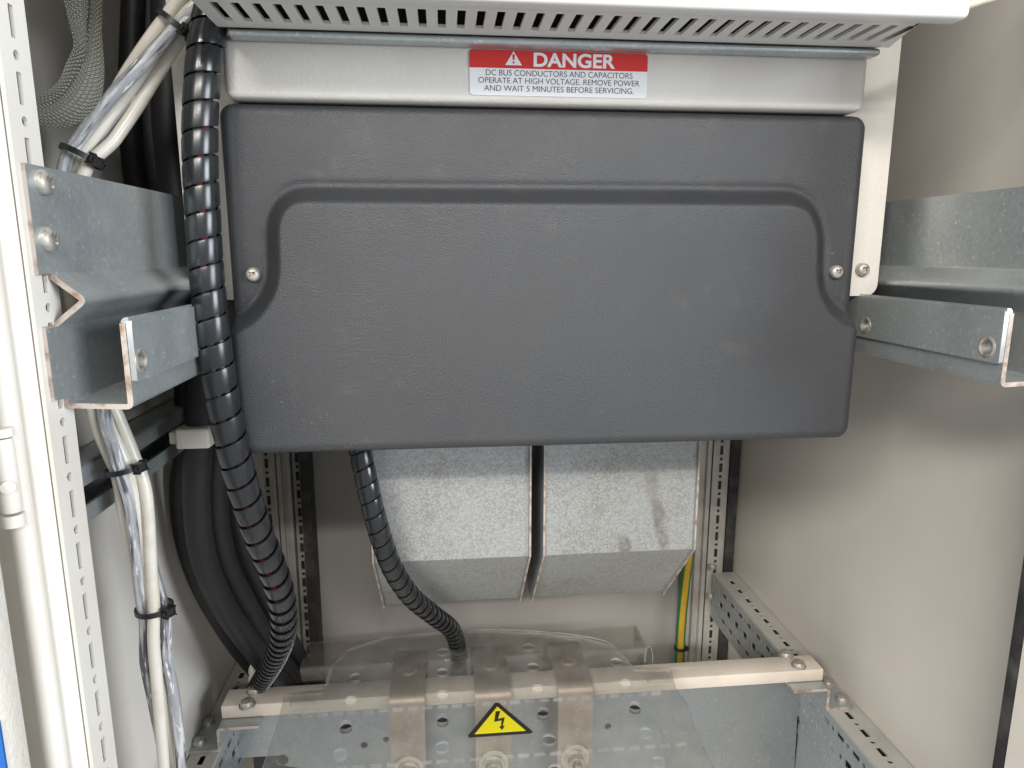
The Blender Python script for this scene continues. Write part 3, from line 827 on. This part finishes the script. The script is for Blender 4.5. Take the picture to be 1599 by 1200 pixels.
# ================================================================== busbars over the bar
for k, (xa, xb, lb) in enumerate(((-.0560, -.0240, 'flat tinned busbar nearest the spiral hose'), (.0225, .0560, 'flat tinned busbar behind the yellow warning sticker'), (.1005, .1335, 'flat tinned busbar right of the yellow sticker'))):
    t = thing('busbar', lb, 'busbar', ((xa + xb) / 2, .58, -.56), 'flat busbars over the cream bar')
    obj('strip', fold([(.672, -.470), (.668, -.4150), (.640, -.4000), (.5705, -.4000), (.5695, -.62)], .0040, xa, xb, lambda a, b, c: (c, a, b), .011), ['busbar', 'busbar'], t)
    xm = (xa + xb) / 2
    obj('bolt', bolt_dome((xm, .6090, -.3985), (0, 0, 1), .0085, .0030), 'busbar', t)
    z = -.4720
    obj('washer', lathe((xm, .5670, z), (0, -1, 0), [(.0140, -.0015), (.0140, .0012), (.0120, .0020), (.0105, .0022), (.0100, .0040), (.0070, .0042)], 24), 'brass', t)
    obj('nut', lathe((xm, .5630, z), (0, -1, 0), [(.0085, -.002), (.0085, .0050), (.0076, .0062), (.0052, .0064)], 6), 'brass', t)
    obj('stud', lathe((xm, .5600, z), (0, -1, 0), [(.0050, -.004), (.0050, .0090), (.0044, .0102), (0, .0104)], 14), 'steel', t)

# ================================================================== clear guards
GZ = -.3900
t = thing('clear_guard', 'clear perforated guard sheet over the busbars with yellow voltage sticker', 'guard', (.03, .5, GZ))
out = [(-.1450, .30), (-.1452, .4806), (-.1457, .5354), (-.1480, .5690), (-.1150, .5690), (-.1142, .5790)]
for i in range(9): out.append((-.1140 + (.0022 if i % 2 else -.0008), .5810 + i * .0032))
out += [(-.1120, .6120), (-.1000, .6380), (-.0650, .6560), (-.0045, .6610), (.0450, .6570), (.0920, .6490), (.1350, .6360)]
for i in range(9): out.append((.1640 + i * .0011 + (.0012 if i % 2 else -.0006), .6170 - i * .0042))
out += [(.1745, .5755), (.2090, .5720), (.2040, .5436), (.2070, .5220), (.2010, .4780), (.2010, .30)]
hs = []
for x in (-.0880, -.0072, .0790, .1605):
    for y in (.3875, .4215, .4555, .4895, .5237, .5560, .5900, .6240):
        if y > .60 and (x < -.05 or x > .15): continue
        hs.append(circ(x, y, .0058, 18))
def score(y, x0, x1):
    x = x0
    while x < x1 - .012:
        if all(abs(x + .005 - h[0][0]) > .0 for h in hs): hs.append(rrect(x, x + .0092, y - .0006, y + .0006, .0003, 2))
        x += .0128
score(.5400, -.1400, .1960); score(.4740, -.1400, .1960)
g = obj('sheet', plate(out, hs, .0026, FLAT(GZ)), ['clear', 'clearedge'], t)
for x in (-.0880, -.0072, .0790, .1605):
    obj('plug', lathe((x, .5237, GZ - .0040), (0, 0, 1), [(.0050, 0), (.0050, .0016), (.0044, .0022), (0, .0022)], 18), 'rubber', g)  # dark discs added under one row so the hole centres read dark
# raised rear rim of the curled sheet
obj('curled_rim', tube(spline([Vector((-.010, .6612, GZ + .0014)), Vector((.0450, .6575, GZ + .002)), Vector((.0920, .6495, GZ + .002)), Vector((.1350, .6365, GZ + .002)), Vector((.1640, .6180, GZ + .0016)), Vector((.1740, .5760, GZ + .0014))], 8), .0007, 8), 'clearedge', t)
for x0, x1 in ((-.1400, -.1180), (.1800, .2030)):
    obj('tab', box(x0, x1, .5520, .5640, GZ + .0016, GZ + .0042, .0006), 'clear', t)
st = obj('voltage_sticker', plate([(.0135, .4990), (.0145, .4968), (.0660, .4968), (.0668, .4990), (.0418, .5385), (.0388, .5385)], [], .0004, FLAT(GZ + .0016)), ['yblack', 'yblack'], t)
st['label'] = 'yellow triangle with a black lightning arrow'
obj('yellow_field', plate([(.0192, .5002), (.0612, .5002), (.0403, .5330)], [], .0003, FLAT(GZ + .00185)), ['yellow', 'yellow'], st)
bolt_pts = [(.0385, .5265), (.0425, .5265), (.0395, .5165), (.0455, .5180), (.0428, .5072), (.0446, .5076), (.0420, .5026), (.0398, .5068), (.0414, .5070), (.0425, .5146), (.0362, .5132)]
obj('lightning_arrow', plate(bolt_pts, [], .0003, FLAT(GZ + .0021)), ['yblack', 'yblack'], st)

t = thing('clear_tray', 'clear tray strip behind the guard sheet', 'tray', (.03, .66, -.44))
obj('folded_sheet', fold([(.6890, -.4110), (.6440, -.4110), (.6440, -.4400)], .0022, -.1505, .2085, lambda a, b, c: (c, a, b), .0015), ['clear_shaded', 'clearedge'], t)
obj('end_wall', plate([(.6450, -.4390), (.6450, -.4125), (.6890, -.4125), (.6890, -.4390)], [], .0018, SIDE(.2070)), ['clear_shaded', 'clearedge'], t)
obj('loop', tube(spline([at(u, v, Y=.63) for u, v in ((1007, 1038), (1007, 1022), (1011, 1011), (1016, 1011), (1019, 1022), (1019, 1040))], 6), .0005, 6), 'clearedge', t)

# ================================================================== earth wire in the right rear corner
t = thing('earth_wire', 'yellow and green earth wire beside the right rear upright', 'wire', at(1060, 1060, Y=.82))
obj('sheath', tube(spline([at(u, v, Y=.82) for u, v in ((1040, 420), (1052, 560), (1066, 690), (1076, 780), (1077, 850), (1070, 910), (1064, 970), (1061, 1030), (1060, 1090))], 8), .0066, 16, matf=lambda k: 1 if k in (2, 3, 4, 5, 6, 13, 14, 11, 12) else 0), ['earth_y', 'earth_g'], t)
p = at(1062, 1012, Y=.82)
cable_tie(p, Vector((0, 0, 1)), .0070, (1, -.3, 0), 'black cable tie round the yellow and green earth wire', wide=.0036)

# ================================================================== cream lead leaving the housing at the top right
t = thing('cream_lead', 'cream lead leaving the top housing at the upper right', 'cable', at(1500, 15, Y=.375))
obj('lead', tube(spline([at(u, v, Y=y) for u, v, y in ((1475, 18, .375), (1500, 12, .376), (1530, 3, .378), (1570, -12, .382), (1640, -60, .40), (1690, -140, .43))], 6), .0024, 12), 'cable_cream', t)
obj('plug', box(*[q for p_ in [(at(1480, 20, Y=.37).x, at(1506, 20, Y=.37).x), (.370, .382), (at(1500, 27, Y=.37).z, at(1500, 12, Y=.37).z)] for q in p_], .0015), 'cream', t)
